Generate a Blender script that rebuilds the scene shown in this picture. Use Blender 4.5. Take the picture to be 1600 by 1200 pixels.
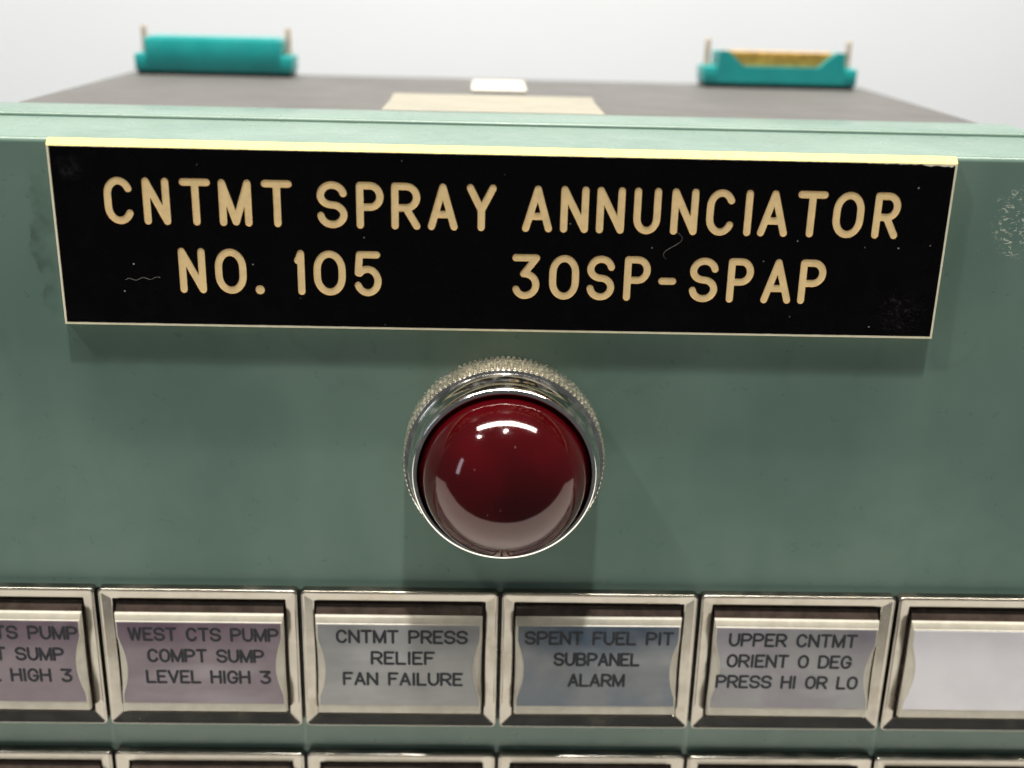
import bpy, bmesh, math, random
import numpy as np
from mathutils import Vector, Matrix
from mathutils.geometry import delaunay_2d_cdt

for o in list(bpy.data.objects): bpy.data.objects.remove(o)
scene = bpy.context.scene
COL = scene.collection
ZO = 150.0                      # mm from the table to the top edge of the plate's black face
rnd = random.Random(7)

def P(x, y, z):                 # millimetres (plate coordinates) to world metres
    return Vector((x*.001, y*.001, (z+ZO)*.001))

# ------------------------------------------------------------------ camera
cam_d = bpy.data.cameras.new('camera'); cam = bpy.data.objects.new('camera', cam_d); COL.objects.link(cam)
scene.camera = cam
cx, cy_, cz, yaw, pitch, roll, fpx = -2.818, -164.365, 23.494, .027, .339, -.025, 1802.1
CAMV = dict(yaw=yaw, pitch=pitch, roll=roll)
f = Vector((math.sin(yaw)*math.cos(pitch), math.cos(yaw)*math.cos(pitch), -math.sin(pitch)))
r = Vector((math.cos(yaw), -math.sin(yaw), 0)); d = f.cross(r)
r2 = math.cos(roll)*r + math.sin(roll)*d; d2 = -math.sin(roll)*r + math.cos(roll)*d
M = Matrix((( r2.x, -d2.x, -f.x, 0), (r2.y, -d2.y, -f.y, 0), (r2.z, -d2.z, -f.z, 0), (0, 0, 0, 1)))
cam.matrix_world = Matrix.Translation(P(cx, cy_, cz)) @ M
cam_d.sensor_width = 36; cam_d.lens = 36*fpx/1600
cam_d.clip_start = .01; cam_d.clip_end = 60
cam_d.dof.use_dof = True; cam_d.dof.focus_distance = .172; cam_d.dof.aperture_fstop = 12.3
cam_d.dof.aperture_blades = 0

# ------------------------------------------------------------------ light
W = bpy.data.worlds.new('World'); scene.world = W; W.use_nodes = True
bg = W.node_tree.nodes['Background']; bg.inputs[0].default_value = (.93, .97, 1.0, 1); bg.inputs[1].default_value = .10
def lamp(name, kind, loc, target, power, colr, **kw):
    l = bpy.data.lights.new(name, kind); l.energy = power; l.color = colr
    for k, v in kw.items(): setattr(l, k, v)
    o = bpy.data.objects.new(name, l); COL.objects.link(o); o.location = loc
    dv = Vector(target)-Vector(loc); o.rotation_euler = dv.to_track_quat('-Z', 'Y').to_euler()
    return o
AIM = P(0, 0, -20)
# twin fluorescent tubes on the ceiling, two ceiling spots, and the pale window of the room at the left
for yy in (-.045, .055):
    t = lamp('fluorescent_tube', 'AREA', (.05, yy, 1.25), (.05, yy, 0), 20, (1, .935, .81), shape='RECTANGLE', size=1.5, size_y=.05)
lamp('ceiling_spot', 'POINT', (.02, -.36, 1.62), AIM, 74, (1, .98, .94), shadow_soft_size=.035)
lamp('ceiling_spot', 'POINT', (-.95, -.42, 1.62), AIM, 40, (1, .96, .90), shadow_soft_size=.035)
lamp('window_light', 'AREA', (-1.5, -.75, .55), (0, 0, .1), 1.6, (.80, .90, 1), shape='RECTANGLE', size=.16, size_y=.55)

scene.view_settings.view_transform = 'Standard'; scene.view_settings.look = 'None'
scene.view_settings.exposure = 0; scene.view_settings.gamma = 1
scene.render.engine = 'CYCLES'
scene.render.resolution_x = 1024; scene.render.resolution_y = 768

# ------------------------------------------------------------------ materials
class NT:
    def __init__(s, name):
        s.m = bpy.data.materials.new(name); s.m.use_nodes = True; s.t = s.m.node_tree
        s.b = s.t.nodes['Principled BSDF']
    def n(s, typ, ins=None, **kw):
        x = s.t.nodes.new(typ)
        for k, v in kw.items(): setattr(x, k, v)
        for k, v in (ins or {}).items():
            if isinstance(v, bpy.types.NodeSocket): s.t.links.new(v, x.inputs[k])
            else: x.inputs[k].default_value = v
        return x
    def math(s, op, a, b=0.0, c=0.0, clamp=False):
        x = s.n('ShaderNodeMath', operation=op, use_clamp=clamp)
        for i, v in enumerate((a, b, c)):
            if isinstance(v, bpy.types.NodeSocket): s.t.links.new(v, x.inputs[i])
            else: x.inputs[i].default_value = v
        return x.outputs[0]
    def ramp(s, v, lo, hi, a=0.0, b=1.0):
        x = s.n('ShaderNodeMapRange', {0: v, 1: lo, 2: hi, 3: a, 4: b}, interpolation_type='SMOOTHSTEP'); return x.outputs[0]
    def mix(s, fac, a, b):
        x = s.n('ShaderNodeMix', data_type='RGBA', clamp_factor=True)
        for k, v in ((0, fac), (6, a), (7, b)):
            if isinstance(v, bpy.types.NodeSocket): s.t.links.new(v, x.inputs[k])
            else: x.inputs[k].default_value = v if k == 0 else (*v, 1)
        return x.outputs[2]
    def pos(s):                 # world millimetres in plate coordinates
        g = s.n('ShaderNodeNewGeometry').outputs['Position']
        v = s.n('ShaderNodeVectorMath', {0: g, 1: (1000, 1000, 1000)}, operation='MULTIPLY').outputs[0]
        return s.n('ShaderNodeVectorMath', {0: v, 1: (0, 0, -ZO)}, operation='ADD').outputs[0]
    def noise(s, p, scale, detail=3, rough=.55, dist=0, stretch=None):
        if stretch:
            p = s.n('ShaderNodeVectorMath', {0: p, 1: stretch}, operation='MULTIPLY').outputs[0]
        return s.n('ShaderNodeTexNoise', {'Vector': p, 'Scale': scale, 'Detail': detail, 'Roughness': rough, 'Distortion': dist}).outputs['Fac']
    def set(s, **kw):
        for k, v in kw.items():
            k = k.replace('_', ' ')
            if isinstance(v, bpy.types.NodeSocket): s.t.links.new(v, s.b.inputs[k])
            elif isinstance(v, tuple) and 'Color' in k: s.b.inputs[k].default_value = (*v, 1)
            else: s.b.inputs[k].default_value = v
    def bump(s, h, dist, strength=1.0):
        x = s.n('ShaderNodeBump', {'Height': h, 'Distance': dist*.001, 'Strength': strength}); s.t.links.new(x.outputs[0], s.b.inputs['Normal'])

def m_paint():
    s = NT('green_enamel'); p = s.pos()
    sep = s.n('ShaderNodeSeparateXYZ', {0: p}); X, Y, Z = sep.outputs
    base = s.mix(s.ramp(s.noise(p, .028, 3, .5), .34, .66), (.103, .167, .139), (.130, .199, .166))
    base = s.mix(s.math('MULTIPLY', s.ramp(s.noise(p, .05, 2, .5, stretch=(1.6, 1, .45)), .45, .75), .30), base, (.080, .136, .108))
    # water-mark stain left of the plate: dark tide line with wavy edge
    wob = s.math('MULTIPLY', s.math('SUBTRACT', s.noise(p, .17, 4, .6), .5), 9.0)
    dx = s.math('ABSOLUTE', s.math('ADD', s.math('ADD', X, 67.2), wob))
    line = s.ramp(dx, .0, .5, 1, 0)
    wash = s.ramp(s.math('ADD', s.math('ADD', X, 67.2), wob), -.2, 5.0, 1, 0)
    wash = s.math('MULTIPLY', wash, s.ramp(s.math('ADD', s.math('ADD', X, 67.2), wob), -.7, .2, 0, 1))
    zr = s.math('MULTIPLY', s.ramp(Z, -3, -8), s.ramp(Z, -22, -26, 1, 0))
    br = s.ramp(s.noise(p, .25, 2), .36, .6)
    st = s.math('MULTIPLY', s.math('MULTIPLY', s.math('MAXIMUM', s.math('MULTIPLY', line, .9), s.math('MULTIPLY', wash, .75)), zr), br)
    base = s.mix(s.math('MULTIPLY', st, .85), base, (.045, .078, .063))
    # faint tide marks under the plate
    ring = s.math('ABSOLUTE', s.math('SUBTRACT', s.noise(p, .07, 2, .45, .3), .52))
    rm = s.math('MULTIPLY', s.ramp(ring, 0, .06, 1, 0), s.math('MULTIPLY', s.ramp(Z, -24, -28), s.ramp(Z, -40, -32)))
    base = s.mix(s.math('MULTIPLY', rm, .14), base, (.055, .090, .070))
    # small pale specks and dark pits
    vo = s.n('ShaderNodeTexVoronoi', {'Vector': p, 'Scale': .17, 'Randomness': 1.0})
    rc = s.n('ShaderNodeSeparateColor', {0: vo.outputs['Color']})
    dd = s.math('ADD', vo.outputs['Distance'], s.math('MULTIPLY', s.math('SUBTRACT', s.noise(p, 1.6, 2), .5), .04))
    sp = s.math('MULTIPLY', s.ramp(dd, .035, .075, 1, 0), s.math('GREATER_THAN', rc.outputs[0], .93))
    sp = s.math('MULTIPLY', sp, s.ramp(Y, .0, .6, 1, 0))
    base = s.mix(s.math('MULTIPLY', sp, .4), base, s.mix(s.math('GREATER_THAN', rc.outputs[1], .55), (.34, .40, .30), (.13, .17, .13)))
    # rubbed, crazed patch at the right
    def patch(x0, z0, rx, rz):
        a = s.math('DIVIDE', s.math('SUBTRACT', X, x0), rx); b = s.math('DIVIDE', s.math('SUBTRACT', Z, z0), rz)
        return s.math('SQRT', s.math('ADD', s.math('MULTIPLY', a, a), s.math('MULTIPLY', b, b)))
    cr = s.noise(p, 1.25, 3, .6, 1.2, stretch=(.8, 1, 1.5))
    def chips(m, lo): return s.math('MULTIPLY', s.ramp(cr, lo, lo+.045), m)
    m1 = s.ramp(s.math('ADD', patch(75, -8, 5.0, 6.5), s.math('MULTIPLY', s.noise(p, .4, 2), .5)), .85, 1.2, 1, 0)
    m2 = s.ramp(patch(68, -18, 8, 24), .4, 1.0, 1, 0)
    ch = s.math('MAXIMUM', chips(m1, .575), s.math('MULTIPLY', chips(m2, .71), .8))
    base = s.mix(s.math('MULTIPLY', ch, .75), base, (.46, .49, .40))
    s.set(Base_Color=base, Roughness=s.math('ADD', s.ramp(s.noise(p, .3, 4), .3, .7, .27, .38), s.math('MULTIPLY', st, .1)), Specular_IOR_Level=.45)
    op = s.noise(p, 2.2, 2, .5); lo = s.noise(p, .25, 2)
    h = s.math('ADD', s.math('MULTIPLY', op, .0026), s.math('ADD', s.math('MULTIPLY', lo, .018), s.math('MULTIPLY', ch, .05)))
    s.bump(h, 1.0)
    return s.m

def m_simple(name, colr, rough=.5, metal=0.0, var=.12, scale=.4, bump=0.0, bscale=3, spec=.5, coat=0, sub=0, stretch=None, rvar=.06):
    s = NT(name); p = s.pos()
    nz = s.noise(p, scale, 4, .6, stretch=stretch)
    a = tuple(c*(1-var) for c in colr); b = tuple(min(1, c*(1+var)) for c in colr)
    s.set(Base_Color=s.mix(s.ramp(nz, .3, .7), a, b), Metallic=metal, Specular_IOR_Level=spec,
          Roughness=s.ramp(s.noise(p, scale*2.3, 3), .3, .7, max(.02, rough-rvar), rough+rvar), Coat_Weight=coat)
    if coat: s.set(Coat_Roughness=.03)
    if sub:
        s.set(Subsurface_Weight=sub, Subsurface_Radius=(.002, .002, .0017), Subsurface_Scale=1.0)
    if bump: s.bump(s.noise(p, bscale, 3, .6), bump)
    return s.m

def m_metal(name, colr, rough, grime, gscale=.8, bump=.012, metal=1.0):
    s = NT(name); p = s.pos()
    g = s.ramp(s.noise(p, gscale, 3, .55), .46, .78)
    s.set(Base_Color=s.mix(s.math('MULTIPLY', g, grime), colr, (.26, .21, .13)), Metallic=s.math('SUBTRACT', metal, s.math('MULTIPLY', g, grime*.5)),
          Roughness=s.math('ADD', s.ramp(s.noise(p, gscale*1.2, 2), .3, .75, rough-.04, rough+.06), s.math('MULTIPLY', g, .2*grime)))
    s.bump(s.noise(p, .55, 2, .5), bump)
    return s.m

def m_black():
    s = NT('black_laminate'); p = s.pos()
    vo = s.n('ShaderNodeTexVoronoi', {'Vector': p, 'Scale': .42, 'Randomness': 1.0})
    rc = s.n('ShaderNodeSeparateColor', {0: vo.outputs['Color']})
    dd = s.math('ADD', vo.outputs['Distance'], s.math('MULTIPLY', s.math('SUBTRACT', s.noise(p, 4, 2), .5), .06))
    sp = s.math('MULTIPLY', s.ramp(dd, .028, .060, 1, 0), s.math('GREATER_THAN', rc.outputs[0], .52))
    sep = s.n('ShaderNodeSeparateXYZ', {0: p}); X, Y, Z = sep.outputs
    a = s.math('DIVIDE', s.math('SUBTRACT', X, 58.5), 4.0); b = s.math('DIVIDE', s.math('ADD', Z, 22.0), 3.6)
    q = s.math('SQRT', s.math('ADD', s.math('MULTIPLY', a, a), s.math('MULTIPLY', b, b)))
    sc = s.math('MULTIPLY', s.ramp(s.noise(p, 1.3, 5, .7, .8, stretch=(1, 1, 1.6)), .50, .72), s.ramp(q, .3, 1.15, 1, 0))
    a2 = s.math('DIVIDE', s.math('ADD', X, 61.0), 2.2); b2 = s.math('DIVIDE', s.math('ADD', Z, 3.0), 2.2)
    q2 = s.math('SQRT', s.math('ADD', s.math('MULTIPLY', a2, a2), s.math('MULTIPLY', b2, b2)))
    sc2 = s.math('MULTIPLY', s.ramp(s.noise(p, .9, 4, .7), .42, .7), s.ramp(q2, .2, 1.1, 1, 0))
    colr = s.mix(s.math('MULTIPLY', sc, .11), (.0022, .0018, .0022), (.28, .25, .24))
    colr = s.mix(s.math('MULTIPLY', sc2, .05), colr, (.3, .3, .32))
    colr = s.mix(s.math('MULTIPLY', sp, .75), colr, (.55, .52, .48))
    s.set(Base_Color=colr, Roughness=s.math('ADD', s.ramp(s.noise(p, .35, 4), .3, .7,   .22, .32), s.math('MULTIPLY', sc, .25)), Specular_IOR_Level=.11)
    s.bump(s.noise(p, 2.2, 3, .6), .006)
    return s.m

def m_film(name, ca, cb):
    s = NT(name); p = s.pos()
    nz = s.noise(p, .09, 3, .5)
    base = s.mix(s.ramp(nz, .35, .65), ca, cb)
    fine = s.noise(p, 2.5, 3)
    base = s.mix(s.ramp(fine, .62, .8, 0, .04), base, (.6, .6, .6))
    sc = s.noise(p, .9, 4, .6, .5, stretch=(.35, 1, 2.2))
    base = s.mix(s.ramp(sc, .72, .82, 0, .14), base, (.7, .7, .7))
    hz = s.noise(p, .075, 3, .5, .4, stretch=(.5, 1, 1.6))
    base = s.mix(s.ramp(hz, .46, .72, 0, .16), base, (.62, .62, .64))  # pale clouding mixed into the colour to imitate hazy reflections
    s.set(Base_Color=base, Roughness=s.ramp(s.noise(p, .5, 4), .3, .7, .07, .17), Specular_IOR_Level=.6)
    s.bump(s.noise(p, .12, 1), .03)
    return s.m

def m_lens():
    s = NT('ruby_glass'); p = s.pos()
    dust = s.noise(p, 3.5, 4, .7)
    vo = s.n('ShaderNodeTexVoronoi', {'Vector': p, 'Scale': .55, 'Randomness': 1.0})
    rc = s.n('ShaderNodeSeparateColor', {0: vo.outputs['Color']})
    sp = s.math('MULTIPLY', s.ramp(vo.outputs['Distance'], .03, .06, 1, 0), s.math('GREATER_THAN', rc.outputs[0], .80))
    base = s.mix(s.ramp(s.noise(p, .07, 2), .35, .65), (.026, .0007, .0014), (.044, .0010, .0022))
    base = s.mix(s.math('MULTIPLY', sp, .35), base, (.5, .3, .28))
    s.set(Base_Color=base, Roughness=s.ramp(dust, .4, .75, .055, .14), Specular_Tint=(1.0, .80, .80, 1), Specular_IOR_Level=.58, IOR=1.5)
    s.bump(s.noise(p, .25, 2), .02)
    return s.m

MAT = {
 'paint': m_paint(),
 'grey': m_simple('grey_cover_paint', (.082, .080, .079), .62, var=.10, scale=.05, bump=.02),
 'black': m_black(),
 'core': m_simple('cream_core', (.66, .545, .17), .55, var=.05, scale=.5, bump=.012, bscale=3, spec=.3),
 'edge': m_simple('pale_edge', (.80, .74, .55), .5, var=.05, scale=.5),
 'letter': m_simple('tan_engraving', (.92, .68, .345), .6, var=.06, scale=.7, bump=.012, bscale=4, spec=.25),
 'nickel': m_metal('nickel_bezel', (.300, .282, .250), .20, .25, .22, .001, 1.0),
 'chrome': m_metal('polished_chrome', (.74, .72, .69), .10, .20, .5, .006),
 'knurl': m_metal('dull_knurled_nickel', (.70, .66, .56), .26, .5, .9, .004, .95),
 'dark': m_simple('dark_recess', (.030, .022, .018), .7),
 'cap': m_simple('cream_plastic', (.44, .41, .345), .34, var=.09, scale=.35, bump=.03, bscale=1.2, sub=.35),
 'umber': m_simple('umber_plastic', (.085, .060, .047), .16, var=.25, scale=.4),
 'ink': m_simple('black_ink', (.026, .028, .034), .6, var=.25, scale=1.5, spec=.15),
 'lens': m_lens(),
 'dark_gap': m_simple('black_gap_fill', (.012, .011, .012), .55),  # near-black for gap pieces, standing in for shade beneath connectors and between frames
 'teal': m_simple('teal_plastic', (.010, .285, .285), .42, var=.08, scale=.12),
 'brass': m_simple('amber_contact_block', (.38, .225, .045), .45, var=.35, scale=.5),
 'pin': m_simple('dull_tin', (.50, .42, .33), .42, metal=.5),
 'tape': m_simple('cream_tape', (.235, .222, .182), .6, var=.05, scale=.1),
 'tag': m_simple('white_paper', (.52, .50, .45), .6, var=.03),
 'lint': m_simple('pale_lint', (.26, .25, .23), .8),
 'wall': m_simple('white_wall_paint', (.72, .755, .81), .8, var=.015, scale=.004, bump=.03, bscale=.05),
 'table': m_simple('white_laminate_top', (.66, .65, .63), .45, var=.03, scale=.01),
}
FILM = {
 'purple': m_film('purple_film', (.118, .080, .108), (.145, .105, .132)),
 'grey': m_film('smoke_film', (.175, .178, .180), (.215, .217, .220)),
 'blue': m_film('blue_film', (.052, .078, .115), (.105, .118, .135)),
 'mauve': m_film('mauve_film', (.165, .150, .178), (.205, .205, .212)),
 'white': m_film('white_film', (.54, .53, .57), (.60, .59, .63)),
 'brown': m_film('brown_film', (.075, .055, .045), (.10, .075, .06)),
}

# ------------------------------------------------------------------ mesh helpers (millimetres)
ORI = {}
def link(name, me, mats, parent=None, ori=(0, 0, -ZO)):
    o = bpy.data.objects.new(name, me); COL.objects.link(o)
    if mats is not None:
        for m in (mats if isinstance(mats, (list, tuple)) else [mats]): me.materials.append(m)
    w = P(*ori); ORI[o.name] = w
    if parent is not None:
        o.parent = parent; o.location = w-ORI[parent.name]
    else: o.location = w
    return o
def mesh(name, V, F, ori=(0, 0, -ZO), smooth=None, mi=None):
    me = bpy.data.meshes.new(name)
    me.from_pydata([((v[0]-ori[0])*.001, (v[1]-ori[1])*.001, (v[2]-ori[2])*.001) for v in V], [], F)
    if mi: me.polygons.foreach_set('material_index', mi)
    bm = bmesh.new(); bm.from_mesh(me); bmesh.ops.recalc_face_normals(bm, faces=bm.faces); bm.to_mesh(me); bm.free()
    if smooth is not None:
        me.polygons.foreach_set('use_smooth', [True]*len(me.polygons))
        me.set_sharp_from_angle(angle=math.radians(smooth))
    me.update(); return me
def loft(loops, cap0=True, cap1=True, closed=False):
    n = len(loops[0]); V = [p for l in loops for p in l]; F = []
    for k in range(len(loops)-1+(1 if closed else 0)):
        a = k*n; b = ((k+1) % len(loops))*n
        for i in range(n):
            j = (i+1) % n; F.append((a+i, a+j, b+j, b+i))
    if not closed:
        if cap0: F.append(tuple(range(n-1, -1, -1)))
        if cap1: F.append(tuple(range((len(loops)-1)*n, len(loops)*n)))
    return V, F
def rrect(hw, hh, r, y, cx=0, cz=0, seg=5):
    L = []
    for sx, sz, a0 in ((1, 1, 0), (-1, 1, 90), (-1, -1, 180), (1, -1, 270)):
        for k in range(seg+1):
            a = math.radians(a0+90*k/seg)
            L.append((cx+sx*(hw-r)+r*math.cos(a), y, cz+sz*(hh-r)+r*math.sin(a)))
    return L
def bbox(x0, x1, y0, y1, z0, z1, b=.3):
    """box with rounded upright and rounded top/bottom edges"""
    cx, cy = (x0+x1)/2, (y0+y1)/2; hw, hd = (x1-x0)/2, (y1-y0)/2
    L = []
    for z, ins in ((z0, b), (z0+.3*b, .3*b), (z0+b, 0), (z1-b, 0), (z1-.3*b, .3*b), (z1, b)):
        L.append([(p[0], cy+p[2], z) for p in rrect(hw-ins, hd-ins, max(b*1.2-ins, .05), 0, cx, 0, 3)])
    return loft(L)
def prism_x(prof, x0, x1):       # profile in (y,z), swept along x
    return loft([[(x0, y, z) for y, z in prof], [(x1, y, z) for y, z in prof]])
def arc(cy, cz, r, a0, a1, n):
    return [(cy+r*math.cos(math.radians(a0+(a1-a0)*k/n)), cz+r*math.sin(math.radians(a0+(a1-a0)*k/n))) for k in range(n+1)]
def tube(pts, rad, n=6):
    L = []
    for i, p in enumerate(pts):
        p = Vector(p); t = (Vector(pts[min(i+1, len(pts)-1)])-Vector(pts[max(i-1, 0)])).normalized()
        a = t.orthogonal().normalized(); b = t.cross(a)
        L.append([tuple(p+rad*(math.cos(2*math.pi*k/n)*a+math.sin(2*math.pi*k/n)*b)) for k in range(n)])
    return loft(L)
def lathe(prof, cx, cz, n, rfun=None, cap0=False, cap1=False):   # prof: (y, r)
    L = []
    for k, (y, rr) in enumerate(prof):
        L.append([(cx+(rr+(rfun(k, i, n) if rfun else 0))*math.cos(2*math.pi*i/n), y, cz+(rr+(rfun(k, i, n) if rfun else 0))*math.sin(2*math.pi*i/n)) for i in range(n)])
    return loft(L, cap0, cap1)

# ------------------------------------------------------------------ single-stroke engraver's alphabet
def ell(cx, cy, rx, ry, a0, a1, n=14):
    return [(cx+rx*math.cos(math.radians(a0+(a1-a0)*k/n)), cy+ry*math.sin(math.radians(a0+(a1-a0)*k/n))) for k in range(n+1)]
def glyph(c, w, h):
    r = w/2; q = min(h/2, r*1.28)
    if c == 'A': return [[(0, 0), (r, h), (w, 0)], [(w*.155, h*.31), (w*.845, h*.31)]]
    if c == 'B': return [[(0, 0), (0, h)]+[(w*.55, h)]+ell(w*.55, h*.765, w*.40, h*.235, 90, -90)+[(0, h*.53)], [(w*.55, h*.53)]+ell(w*.58, h*.265, w*.42, h*.265, 90, -90)+[(0, 0)]]
    if c == 'C': return [ell(r, h-q, r, q, 28, 180)+ell(r, q, r, q, 180, 332)]
    if c == 'D': return [[(0, 0), (0, h), (w*.4, h)]+ell(w*.4, h-w*.6, w*.6, w*.6, 90, 0)+ell(w*.4, w*.6, w*.6, w*.6, 0, -90)+[(0, 0)]]
    if c == 'E': return [[(w, h), (0, h), (0, 0), (w, 0)], [(0, h*.52), (w*.78, h*.52)]]
    if c == 'F': return [[(w, h), (0, h), (0, 0)], [(0, h*.52), (w*.78, h*.52)]]
    if c == 'G': return [ell(r, h-q, r, q, 20, 180)+ell(r, q, r, q, 180, 360)+[(w, h*.44), (w*.58, h*.44)]]
    if c == 'H': return [[(0, 0), (0, h)], [(w, 0), (w, h)], [(0, h*.52), (w, h*.52)]]
    if c == 'I': return [[(r, 0), (r, h)]]
    if c == 'L': return [[(0, h), (0, 0), (w, 0)]]
    if c == 'M': return [[(0, 0), (0, h), (r, h*.02), (w, h), (w, 0)]]
    if c == 'N': return [[(0, 0), (0, h), (w, 0), (w, h)]]
    if c in 'O0': return [ell(r, h-q, r, q, 0, 180)+ell(r, q, r, q, 180, 360)+[(w, h-q)]]
    if c in 'PR':
        k = h*.27; s = [[(0, 0), (0, h), (w*.5, h)]+ell(w*.5, h-k, w*.5, k, 90, -90)+[(0, h-2*k)]]
        if c == 'R': s.append([(w*.5, h-2*k), (w, 0)])
        return s
    if c == 'S':
        k = h*.262; j = h/2-k/1
        return [ell(r, h-k, r, k, 12, 180)+ell(r, h-k, r*1.0, h-k-h/2+0.0, 180, 270, 8)[1:]+ell(r, h*.25, r, h*.25, 90, 0, 8)[1:]+ell(r, k, r, k, 0, -172)[1:]]
    if c == 'T': return [[(0, h), (w, h)], [(r, h), (r, 0)]]
    if c == 'U': return [[(0, h)]+ell(r, q, r, q, 180, 360)+[(w, h)]]
    if c == 'V': return [[(0, h), (r, 0), (w, h)]]
    if c == 'W': return [[(0, h), (w*.25, 0), (r, h*.98), (w*.75, 0), (w, h)]]
    if c == 'Y': return [[(0, h), (r, h*.44), (w, h)], [(r, h*.44), (r, 0)]]
    if c == '1': return [[(0, h*.82), (w*.35, h*.86), (w, h), (w, 0)]]
    if c == '3': return [[(0, h), (w, h), (w*.40, h*.58)]+ell(w*.45, h*.29, w*.55, h*.29, 80, -90)+ell(w*.45, h*.29, w*.45, h*.29, 270, 205, 6)]
    if c == '5': return [[(w*.95, h), (w*.12, h), (w*.05, h*.52)]+ell(r, h*.31, r, h*.31, 138, 0)+ell(r, h*.31, r, h*.31, 0, -158)[1:]]
    if c == '.': return [[(r, 0), (r, 1e-3)]]
    if c == '-': return [[(0, h*.45), (w, h*.45)]]
    return []
def stroke_polys(lines, sw, ox, oz, ncap=14):
    out = []; R = sw/2
    for pl in lines:
        prev = None
        for p in pl:
            p = (p[0]+ox, p[1]+oz)
            if prev and math.hypot(p[0]-prev[0], p[1]-prev[1]) < 1e-4: continue
            out.append([(p[0]+R*math.cos(2*math.pi*(k+.5)/ncap), p[1]+R*math.sin(2*math.pi*(k+.5)/ncap)) for k in range(ncap)])
            if prev:
                dx, dy = p[0]-prev[0], p[1]-prev[1]; L = math.hypot(dx, dy); nx, ny = -dy/L*R, dx/L*R
                out.append([(prev[0]+nx, prev[1]+ny), (prev[0]-nx, prev[1]-ny), (p[0]-nx, p[1]-ny), (p[0]+nx, p[1]+ny)])
            prev = p
    return out
def inside(poly, pts):
    """even-odd test of many points against one polygon"""
    a = np.asarray(poly); x, y = pts[:, 0], pts[:, 1]; r_ = np.zeros(len(pts), bool); j = len(a)-1
    for i in range(len(a)):
        xi, yi = a[i]; xj, yj = a[j]
        if yi != yj:
            c = ((yi > y) != (yj > y)) & (x < (xj-xi)*(y-yi)/(yj-yi)+xi); r_ ^= c
        j = i
    return r_
def cdt(strokes, outer=None):
    """triangulate the union of the strokes, or the outer polygon with the strokes cut out of it"""
    polys = list(strokes)+([outer] if outer else [])
    ox = sum(p[0] for p in polys[0])/len(polys[0]); oz = sum(p[1] for p in polys[0])/len(polys[0])
    V = []; E = []
    for pl in polys:
        n0 = len(V); V += [Vector((p[0]-ox, p[1]-oz)) for p in pl]
        E += [(n0+k, n0+(k+1) % len(pl)) for k in range(len(pl))]
    v, e, fs, ov, oe, of = delaunay_2d_cdt(V, E, [], 0, 2e-4)
    v = [(p[0]+ox, p[1]+oz) for p in v]; va = np.array(v); fa = [tuple(fc) for fc in fs]
    c = np.array([va[list(fc)].mean(axis=0) for fc in fa]); ins = np.zeros(len(fa), bool)
    for pl in strokes:
        a = np.asarray(pl); lo, hi = a.min(0), a.max(0)
        m = np.where((~ins) & (c[:, 0] >= lo[0]) & (c[:, 0] <= hi[0]) & (c[:, 1] >= lo[1]) & (c[:, 1] <= hi[1]))[0]
        if len(m): ins[m] |= inside(pl, c[m])
    keep = (inside(outer, c) & ~ins) if outer else ins
    return v, [f_ for f_, k in zip(fa, keep) if k]
def compact(v, fs):
    used = sorted({i for fc in fs for i in fc}); ix = {u: k for k, u in enumerate(used)}
    return [v[u] for u in used], [tuple(ix[i] for i in fc) for fc in fs]
def border(fs):
    E = {}
    for fc in fs:
        for i in range(len(fc)):
            a, b = fc[i], fc[(i+1) % len(fc)]
            if (b, a) in E: E.pop((b, a))
            else: E[(a, b)] = 1
    return list(E)
def slab2d(v, fs, yflat, ywall):
    """2D faces at depth yflat plus side walls to ywall (open at the other end)"""
    v, fs = compact(v, fs); n = len(v)
    V = [(x, yflat, z) for x, z in v]+[(x, ywall, z) for x, z in v]
    F = list(fs)+[(a, b, b+n, a+n) for a, b in border(fs)]
    return V, F

# ------------------------------------------------------------------ the setting
def setting(name, V, F, mat):
    o = link(name, mesh(name, V, F), mat); o['kind'] = 'structure'; return o
setting('table_top', *bbox(-650, 650, -118, 520, -ZO-30, -ZO-.2, 3), MAT['table'])
setting('wall', *bbox(-2600, 2600, 1150, 1210, -ZO-900, 2400, 2), MAT['wall'])

# ------------------------------------------------------------------ annunciator: one thing
unit = bpy.data.objects.new('annunciator_unit', None); COL.objects.link(unit); unit.location = (0, 0, 0)
unit.empty_display_size = .02; ORI[unit.name] = Vector((0, 0, 0))
unit['label'] = 'green metal annunciator unit with black nameplate, red pilot light and engraved window modules'
unit['category'] = 'annunciator'

PT = .95
prof = [(0, -ZO), (0, PT-.8)]+arc(.8, PT-.8, .8, 180, 90, 6)[1:]+[(23.6, PT)]+arc(23.6, PT-.5, .5, 90, 0, 4)[1:]+[(24.1, PT-4), (22.6, PT-4), (22.6, PT-1.6), (2.2, PT-1.6), (1.6, PT-2.2), (1.6, -ZO)]
link('front_panel', mesh('front_panel', *prism_x(prof, -101, 101), smooth=35), MAT['paint'], unit)
prof = [(24.5, -ZO), (24.5, 1.5-.6)]+arc(25.1, .9, .6, 180, 90, 6)[1:]+[(37.5, 1.5)]+arc(37.5, 1.0, .5, 90, 0, 4)[1:]+[(38, -ZO)]
link('chassis_rim', mesh('chassis_rim', *prism_x(prof, -87, 87), smooth=35), MAT['paint'], unit)
link('chassis_cover', mesh('chassis_cover', *bbox(-84, 84, 38.1, 110, -ZO, 1.3, .8), smooth=35), MAT['grey'], unit)

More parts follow.
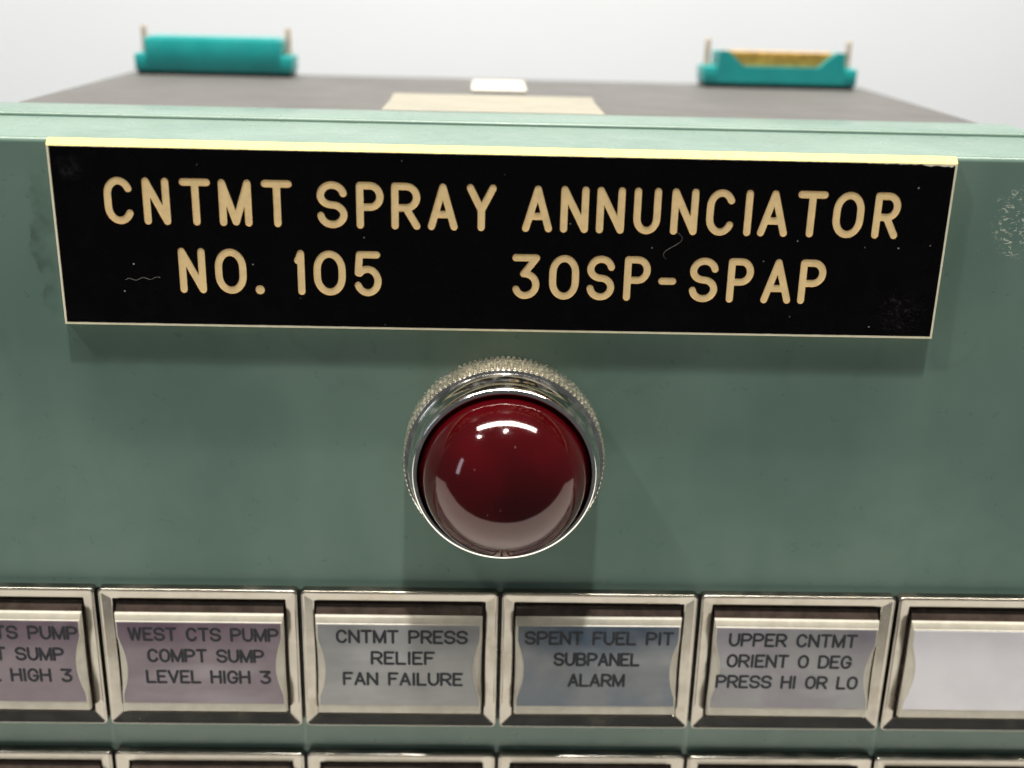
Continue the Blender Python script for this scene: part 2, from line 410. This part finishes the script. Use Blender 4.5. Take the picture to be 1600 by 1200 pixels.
# --- labels stuck on the cover
def sheet(name, x0, x1, y0, y1, z, th, mat, label, skew=0, curl=0):
    L = []
    for k in range(9):
        t = k/8; y = y0+(y1-y0)*t; zz = z+curl*max(0, t-.7)**2*11
        a = x0+skew*t; b = x1-skew*t
        L.append([(a, y, zz), (b, y, zz), (b, y, zz+th), (a, y, zz+th)])
    o = link(name, mesh(name, *loft(L), smooth=30), mat, unit); o['label'] = label; return o
sheet('tape_label', -21.0, 17.6, 38.4, 63.5, 1.32, .18, MAT['tape'], 'wide cream tape stuck along the front of the grey cover', .2, .5)
o = link('paper_tag', mesh('paper_tag', *bbox(-6.1, 5.2, 75, 97.0, 1.31, 2.0, .3), smooth=40), MAT['tag'], unit)
o['label'] = 'small bright white tag behind the cream tape'

# --- rear connectors
def connector(cx, y0, y1, dx, cut, label):
    z = 1.3; hw = 17.2; CO = (cx, (y0+y1)/2, z)
    fl = link('connector', mesh('connector', *bbox(cx-hw, cx+hw, y0, y1, z+.9, z+4.6, .35), ori=CO, smooth=35), MAT['teal'], unit, (cx, (y0+y1)/2, z)); fl['label'] = label
    link('dark_gap', mesh('dark_gap', *bbox(cx-hw+.4, cx+hw-.4, y0+.6, y1-.4, z, z+.9, .1), ori=CO), MAT['dark_gap'], fl, (cx, (y0+y1)/2, z))  # added black slab standing in for the shadow under the flange
    zt = z+8.0; ya, yb = y0+.12, y1-1.2
    if not cut:
        L = [[(cx+dx*.1-16.2, y, z+4.6), (cx+16.2, y, z+4.6), (cx+15.4, y, zt), (cx-15.4, y, zt)] for y in (ya, yb)]
        V, F = bbox(cx-14.9, cx+14.9, y0-.08, yb, z+1.3, zt, .4)
        link('shell', mesh('shell', V, F, ori=CO, smooth=35), MAT['teal'], fl, (cx, (y0+y1)/2, z))
        link('shell_lip', mesh('shell_lip', *bbox(cx-13.8, cx+13.8, ya+.4, yb-.8, zt-.1, zt+.3, .1), ori=CO), MAT['teal'], fl, (cx, (y0+y1)/2, z))
    else:
        # U-shaped shell: front wall with a trapezoid cut-out, plain back wall and ends
        out = [(cx-14.4, z+1.3), (cx+14.4, z+1.3), (cx+14.0, zt), (cx+12.0, zt), (cx+8.4, z+4.7), (cx-8.4, z+4.7), (cx-12.0, zt), (cx-14.0, zt)]
        V, F = loft([[(x, y0-.08, zz) for x, zz in out], [(x, ya+1.2, zz) for x, zz in out]])
        link('shell', mesh('shell', V, F, ori=CO), MAT['teal'], fl, (cx, (y0+y1)/2, z))
        V, F = bbox(cx-14.2, cx+14.2, yb-1.2, yb, z+4.6, zt-.3, .3)
        link('shell', mesh('shell', V, F, ori=CO, smooth=35), MAT['teal'], fl, (cx, (y0+y1)/2, z))
        for sx in (-1, 1):
            V, F = bbox(cx+sx*13.2-.8, cx+sx*13.2+.8, ya+1.2, yb-1.2, z+4.6, zt-.2, .2)
            link('shell', mesh('shell', V, F, ori=CO), MAT['teal'], fl, (cx, (y0+y1)/2, z))
        V, F = bbox(cx-12.2, cx+12.2, ya+1.4, yb-1.3, z+4.6, zt-.2, .2)
        link('contact_block', mesh('contact_block', V, F, ori=CO), MAT['brass'], fl, (cx, (y0+y1)/2, z))
    for sx in (-1, 1):
        px = cx+sx*15.9; cyy = (y0+y1)/2
        pr = [(z+4.6, .8), (z+5.4, .8), (z+5.5, .62), (z+10.0, .62), (z+10.5, .3)]
        L = [[(px+rr*math.cos(2*math.pi*k/10), cyy+rr*math.sin(2*math.pi*k/10), zz) for k in range(10)] for zz, rr in pr]
        link('guide_pin', mesh('guide_pin', *loft(L), ori=CO, smooth=40), MAT['pin'], fl, (cx, (y0+y1)/2, z))
connector(-63.2, 99.5, 108.5, 0, False, 'teal connector with a closed shell at the rear of the cover')
connector(62.4, 99.5, 108.5, 0, True, 'teal connector with a notched shell showing an amber contact block')

# --- nameplate
HW, HT, HB = 63.5, 0.0, -25.4
PLT = [('C', -56.5, -52.34), ('N', -51.45, -46.96), ('T', -46.21, -41.86), ('M', -40.74, -35.57), ('T', -34.68, -30.35), ('S', -26.66, -22.37), ('P', -21.25, -17.3), ('R', -16.27, -12.1), ('A', -10.93, -6.67), ('Y', -5.53, -1.3), ('A', 2.41, 6.71), ('N', 7.8, 11.95), ('N', 12.9, 17.14), ('U', 18.15, 22.33), ('N', 23.47, 27.69), ('C', 28.73, 32.86), ('I', 33.95, 35.15), ('A', 35.93, 40.26), ('T', 41.96, 46.3), ('O', 46.92, 51.36), ('R', 52.35, 56.75)]
PLB = [('N', -47.07, -42.58), ('O', -41.58, -37.09), ('.', -35.9, -34.6), ('1', -30.43, -28.5), ('0', -27.45, -22.84), ('5', -21.69, -17.68), ('3', 1.15, 5.19), ('0', 6.58, 10.91), ('S', 12.06, 16.11), ('P', 17.31, 21.37), ('-', 22.48, 25.11), ('S', 27.02, 31.19), ('P', 32.3, 36.47), ('A', 37.34, 41.76), ('P', 42.73, 47.1)]
SW = 1.03
yC = -1.6
core = None
def ring_rect(y, l, r_, b, t): return [(-HW-l, y, HB-b), (HW+r_, y, HB-b), (HW+r_, y, HT+t), (-HW-l, y, HT+t)]
L = [ring_rect(0, .42, .42, .42, .93), ring_rect(-.45, .42, .42, .42, .93), ring_rect(-1.45, .36, .36, .36, .20), ring_rect(-1.58, .20, .20, .22, .06),
     ring_rect(-1.58, -.9, -.9, -.9, -.9), ring_rect(-1.10, -.9, -.9, -.9, -.9)]
npo = (0, 0, -12.7)
V, F = loft(L); top = {k for k, p in enumerate(V) if p[2] > -.5}
core = link('nameplate', mesh('nameplate', V, F, ori=npo, mi=[0 if len(fc) == 4 and sum(i in top for i in fc) == 4 else 1 for fc in F]), [MAT['core'], MAT['edge']], unit, npo)
core['label'] = 'black engraved nameplate reading CNTMT SPRAY ANNUNCIATOR NO. 105 30SP-SPAP'
# black face sheet with chipped top edge and the letters cut through it
rect = []
N = 260
for k in range(N+1):
    x = -HW+2*HW*k/N
    chip = .05*rnd.random()
    t = (x-34)/28
    if t > 0: chip += max(0, rnd.gauss(.02, .06))*min(1, t)+(.10*rnd.random() if x > 52 else 0)
    if x > 59 and x < 63.2: chip += .10+.20*rnd.random()
    rect.append((x, HT-chip))
bot = []
for k in range(121):
    x = HW-2*HW*k/120
    bot.append((x, HB+(.03*rnd.random() if rnd.random() < .4 else 0)))
rect = rect+bot
polys = [rect]; letters = []
def true_box(ch, a, b):
    k = .0076*(a+b)/2
    if ch == 'A': return a+k, b+k
    if ch in 'TY': return a-k, b-k
    if ch in 'NMUI1': return a+abs(k), b-abs(k)
    if ch in 'PR': return a+abs(k), b-.5*k
    return a, b
for row, z0, z1 in ((PLT, -10.80, -4.15), (PLB, -20.72, -14.08)):
    for ch, a, b in row:
        a, b = true_box(ch, a, b)
        w = max(b-a-SW, .02); h = z1-z0-SW
        if ch == '.': st = stroke_polys([[(0, 0), (.001, 0)]], 1.35, (a+b)/2, z0+.67)
        else: st = stroke_polys(glyph(ch, w, h), SW, a+SW/2, z0+SW/2)
        polys += st; letters.append((ch, st, ((a+b)/2, z0)))
v, fs = cdt(polys[1:], polys[0])
V, F = slab2d(v, fs, yC, yC+.025)
link('face_sheet', mesh('face_sheet', V, F, ori=npo), MAT['black'], core, npo)
for ch, st, (lx, lz) in letters:
    v, fs = cdt(st)
    V, F = slab2d(v, fs, -1.525, yC+.025)
    link('letter', mesh('letter', V, F, ori=(lx, -1.2, lz)), MAT['letter'], core, (lx, -1.2, lz))

# --- pilot light
PX, PZ = .55, -44.6
NT_ = 112; n = NT_*8  # eight steps per tooth
def teeth(amp):
    def fn(k, i, nn):
        a = amp[k]
        if a == 0: return 0
        ph = (i % 8)/8
        return -a*(abs(math.cos(math.pi*ph))**5)
    return fn
prof = [(0, 14.2), (-.9, 14.2), (-1.0, 14.65), (-1.6, 15.1), (-6.5, 15.1), (-6.9, 14.88), (-6.95, 14.74), (-7.2, 14.72), (-7.25, 14.55), (-7.3, 14.30), (-7.5, 14.22)]
amp = [0, 0, .30, .50, .50, .25]+[0]*5
for k in range(1, 6): prof.append((-7.5-.42*k, 14.22-.02*k*k)); amp.append(0)
for k in range(1, 11):
    a = math.radians(90*k/10); prof.append((-9.6-2.1*math.sin(a), 13.72-.62*(1-math.cos(a)))); amp.append(0)
prof += [(-11.78, 12.85), (-11.72, 12.68), (-11.5, 12.62), (-9.0, 12.62)]; amp += [0]*4
po = (PX, 0, PZ)
ringo = link('pilot_light', mesh('pilot_light', *lathe(prof, PX, PZ, n, teeth(amp)), ori=po, smooth=38, mi=[1 if q < 6*n else 0 for q in range((len(prof)-1)*n)]), [MAT['chrome'], MAT['knurl']], unit, po)
ringo['label'] = 'red domed pilot light in a knurled chrome ring'
V, F = lathe([(-9.2, 12.9), (-9.2, 11.0)], PX, PZ, 64)
link('dark_gap', mesh('dark_gap', V, F, ori=po), MAT['dark_gap'], ringo, po)  # black ring closing the gap between lens and bezel
prof = [(-9.3, 12.42), (-10.6, 12.42), (-11.1, 12.32), (-11.25, 12.1)]
for k in range(1, 33):
    a = math.radians(90*k/32); prof.append((-11.3-10.6*math.sin(a), max(11.95*math.cos(a), .02)))
link('lens', mesh('lens', *lathe(prof, PX, PZ, 96, cap1=True), ori=po, smooth=40), MAT['lens'], ringo, po)

# --- window modules
PIT, X0, GAP = 32.13, .55, .515
DS = 2.4      # how much shallower the modules stand than the drawn profile
FW, FH = (PIT-GAP)/2, 12.70
ROWS = (-82.13, -113.14)
def frame_mesh():
    pf = [(0, DS+.02), (0, 3.72), (.05, 3.90), (.15, 4.00), (.27, 4.02), (.38, 3.97), (.46, 3.86), (.58, 3.82), (1.80, 3.46), (1.98, 3.40), (2.08, 3.30), (2.12, 3.1), (2.14, DS+.1)]
    L = [rrect(FW-s, FH-s, max(.75-s*.6, .22), -(dd-DS), 0, 0, 5) for s, dd in pf]
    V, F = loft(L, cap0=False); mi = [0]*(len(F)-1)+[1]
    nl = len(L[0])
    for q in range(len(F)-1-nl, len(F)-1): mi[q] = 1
    return mesh('window_frame', V, F, (0, 0, 0), smooth=40, mi=mi)
CW, CT, CB = 13.42, 8.82, -9.5          # lens cap half width, top, bottom
def side_loop(y, hw, top, bot, bite, ch=5.5, n=18):
    L = []; y = min(y+DS+.45, -.12)
    mid = -.9
    def bt(z):
        t = abs(z-mid)/ch
        return .74*bite*(1-t*t)**1.15 if t < 1 else 0
    for k in range(n+1):
        z = bot+(top-bot)*k/n; L.append((hw-bt(z), y, z))
    for k in range(n+1):
        z = top-(top-bot)*k/n; L.append((-hw+bt(z), y, z))
    return L
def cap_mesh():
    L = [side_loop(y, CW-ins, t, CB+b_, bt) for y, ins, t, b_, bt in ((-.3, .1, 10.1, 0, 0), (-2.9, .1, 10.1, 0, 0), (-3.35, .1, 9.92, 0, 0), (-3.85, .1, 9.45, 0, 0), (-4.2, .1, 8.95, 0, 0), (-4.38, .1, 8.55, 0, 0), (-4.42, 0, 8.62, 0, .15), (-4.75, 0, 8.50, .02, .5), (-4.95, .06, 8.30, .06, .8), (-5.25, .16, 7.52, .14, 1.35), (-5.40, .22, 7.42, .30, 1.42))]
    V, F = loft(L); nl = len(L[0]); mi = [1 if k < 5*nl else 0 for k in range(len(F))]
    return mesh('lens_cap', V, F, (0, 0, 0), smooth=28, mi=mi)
def film_mesh():
    L = [side_loop(y, CW-.42, CT-1.52, CB+1.80, 1.46) for y in (-5.35, -5.44)]+[side_loop(-5.47, CW-.47, CT-1.56, CB+1.84, 1.46)]
    return mesh('film', *loft(L), (0, 0, 0), smooth=30)
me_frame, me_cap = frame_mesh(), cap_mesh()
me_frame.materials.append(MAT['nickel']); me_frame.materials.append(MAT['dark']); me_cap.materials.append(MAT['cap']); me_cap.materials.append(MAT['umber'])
CWID = {'I': .16, '1': .4, 'M': 1.2, 'W': 1.35, ' ': .62, 'L': .86, 'E': .88, 'F': .88}
def text_line(s, cx, z0, width, h, sw):
    ws = [CWID.get(c, 1.0) for c in s]; tot = sum(ws)+.36*(len(s)-1)
    u = (width-sw)/tot; gap = .36*u; x = cx-(width-sw)/2; polys = []
    for c, w_ in zip(s, ws):
        if c != ' ': polys += stroke_polys(glyph(c, w_*u, h-sw), sw, x, z0+sw/2, 8)
        x += w_*u+gap
    v, fs = cdt(polys); v, fs = compact(v, fs)
    return [(a, -5.49+DS+.45, b) for a, b in v], fs
MODS = [
 (0, 0, 'purple', [('EAST CTS PUMP', .7, 23.8), ('COMPT SUMP', .8, 18.6), ('LEVEL HIGH 3', 1.0, 20.0)], 'purple window lettered CTS PUMP, SUMP and LEVEL HIGH 3 beside the WEST CTS window'),
 (1, 0, 'purple', [('WEST CTS PUMP', .65, 23.6), ('COMPT SUMP', .8, 18.4), ('LEVEL HIGH 3', 1.0, 19.8)], 'purple window lettered WEST CTS PUMP COMPT SUMP LEVEL HIGH 3'),
 (2, 0, 'grey', [('CNTMT PRESS', .5, 20.8), ('RELIEF', .6, 10.2), ('FAN FAILURE', .6, 19.2)], 'grey window lettered CNTMT PRESS RELIEF FAN FAILURE'),
 (3, 0, 'blue', [('SPENT FUEL PIT', .15, 23.7), ('SUBPANEL', -.1, 13.8), ('ALARM', .0, 9.2)], 'blue-grey window lettered SPENT FUEL PIT SUBPANEL ALARM'),
 (4, 0, 'mauve', [('UPPER CNTMT', -.5, 20.6), ('ORIENT O DEG', -.7, 20.2), ('PRESS HI OR LO', -.7, 23.1)], 'mauve-grey window lettered UPPER CNTMT ORIENT O DEG PRESS HI OR LO'),
 (5, 0, 'white', [], 'blank pale lavender window beside the ORIENT window'),
 (0, 1, 'brown', [], None), (1, 1, 'brown', [], None), (2, 1, 'grey', [], None), (3, 1, 'blue', [], None), (4, 1, 'mauve', [], None), (5, 1, 'brown', [], None)]
film_me = {}
for rz in ROWS:
    link('gap_shade_strip', mesh('gap_shade_strip', *bbox(X0-3*PIT+1, X0+3*PIT-1, -.06, -.01, rz-FH+.6, rz+FH-.6, .01), ori=(X0, 0, rz)), MAT['dark_gap'], unit, (X0, 0, rz))  # added black sheet painting in the deep shade between neighbouring frames
for colm, row, fk, txt, lab in MODS:
    ox = X0+(colm-2.5)*PIT; oz = ROWS[row]; og = (ox, 0, oz)
    fr = link('indicator_window', me_frame, None, unit, og)
    fr['label'] = lab or 'unlettered window module in the lower row'
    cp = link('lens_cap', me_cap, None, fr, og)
    cp.location.z += rnd.uniform(-.12, .12)*.001; cp.location.x += rnd.uniform(-.12, .12)*.001
    cp.rotation_euler.y = rnd.uniform(-.006, .006)
    if fk not in film_me:
        film_me[fk] = film_mesh(); film_me[fk].materials.append(FILM[fk])
    fo = link('film', film_me[fk], None, fr, og); fo.location = cp.location; fo.rotation_euler = cp.rotation_euler
    for k, (s, dx, wd) in enumerate(txt):
        V, F = text_line(s, dx, 3.94-k*3.95, wd*1.022, 2.58, .46)
        t = link('legend_text', mesh('legend_text', V, F, (0, 0, 0)), MAT['ink'], fr, og); t.location = cp.location; t.rotation_euler = cp.rotation_euler

# --- lint on the plate
def lint(pts, label):
    ori = pts[0]
    o = link('lint_fibre', mesh('lint_fibre', *tube(pts, .016, 5), ori=ori), MAT['lint'], None, ori)
    o['label'] = label; o['category'] = 'lint'
lint([(24.5+.9*math.sin(k*.35)+.4*k/8*math.cos(k*.2), -1.64, -10.3-k*.24) for k in range(18)], 'curled pale lint fibre on black nameplate below the letters ANNUN')
lint([(-54.5+k*.42, -1.64, -18.9+.18*math.sin(k*1.3)+.03*k) for k in range(13)], 'wavy pale lint fibre on black nameplate left of NO. 105')
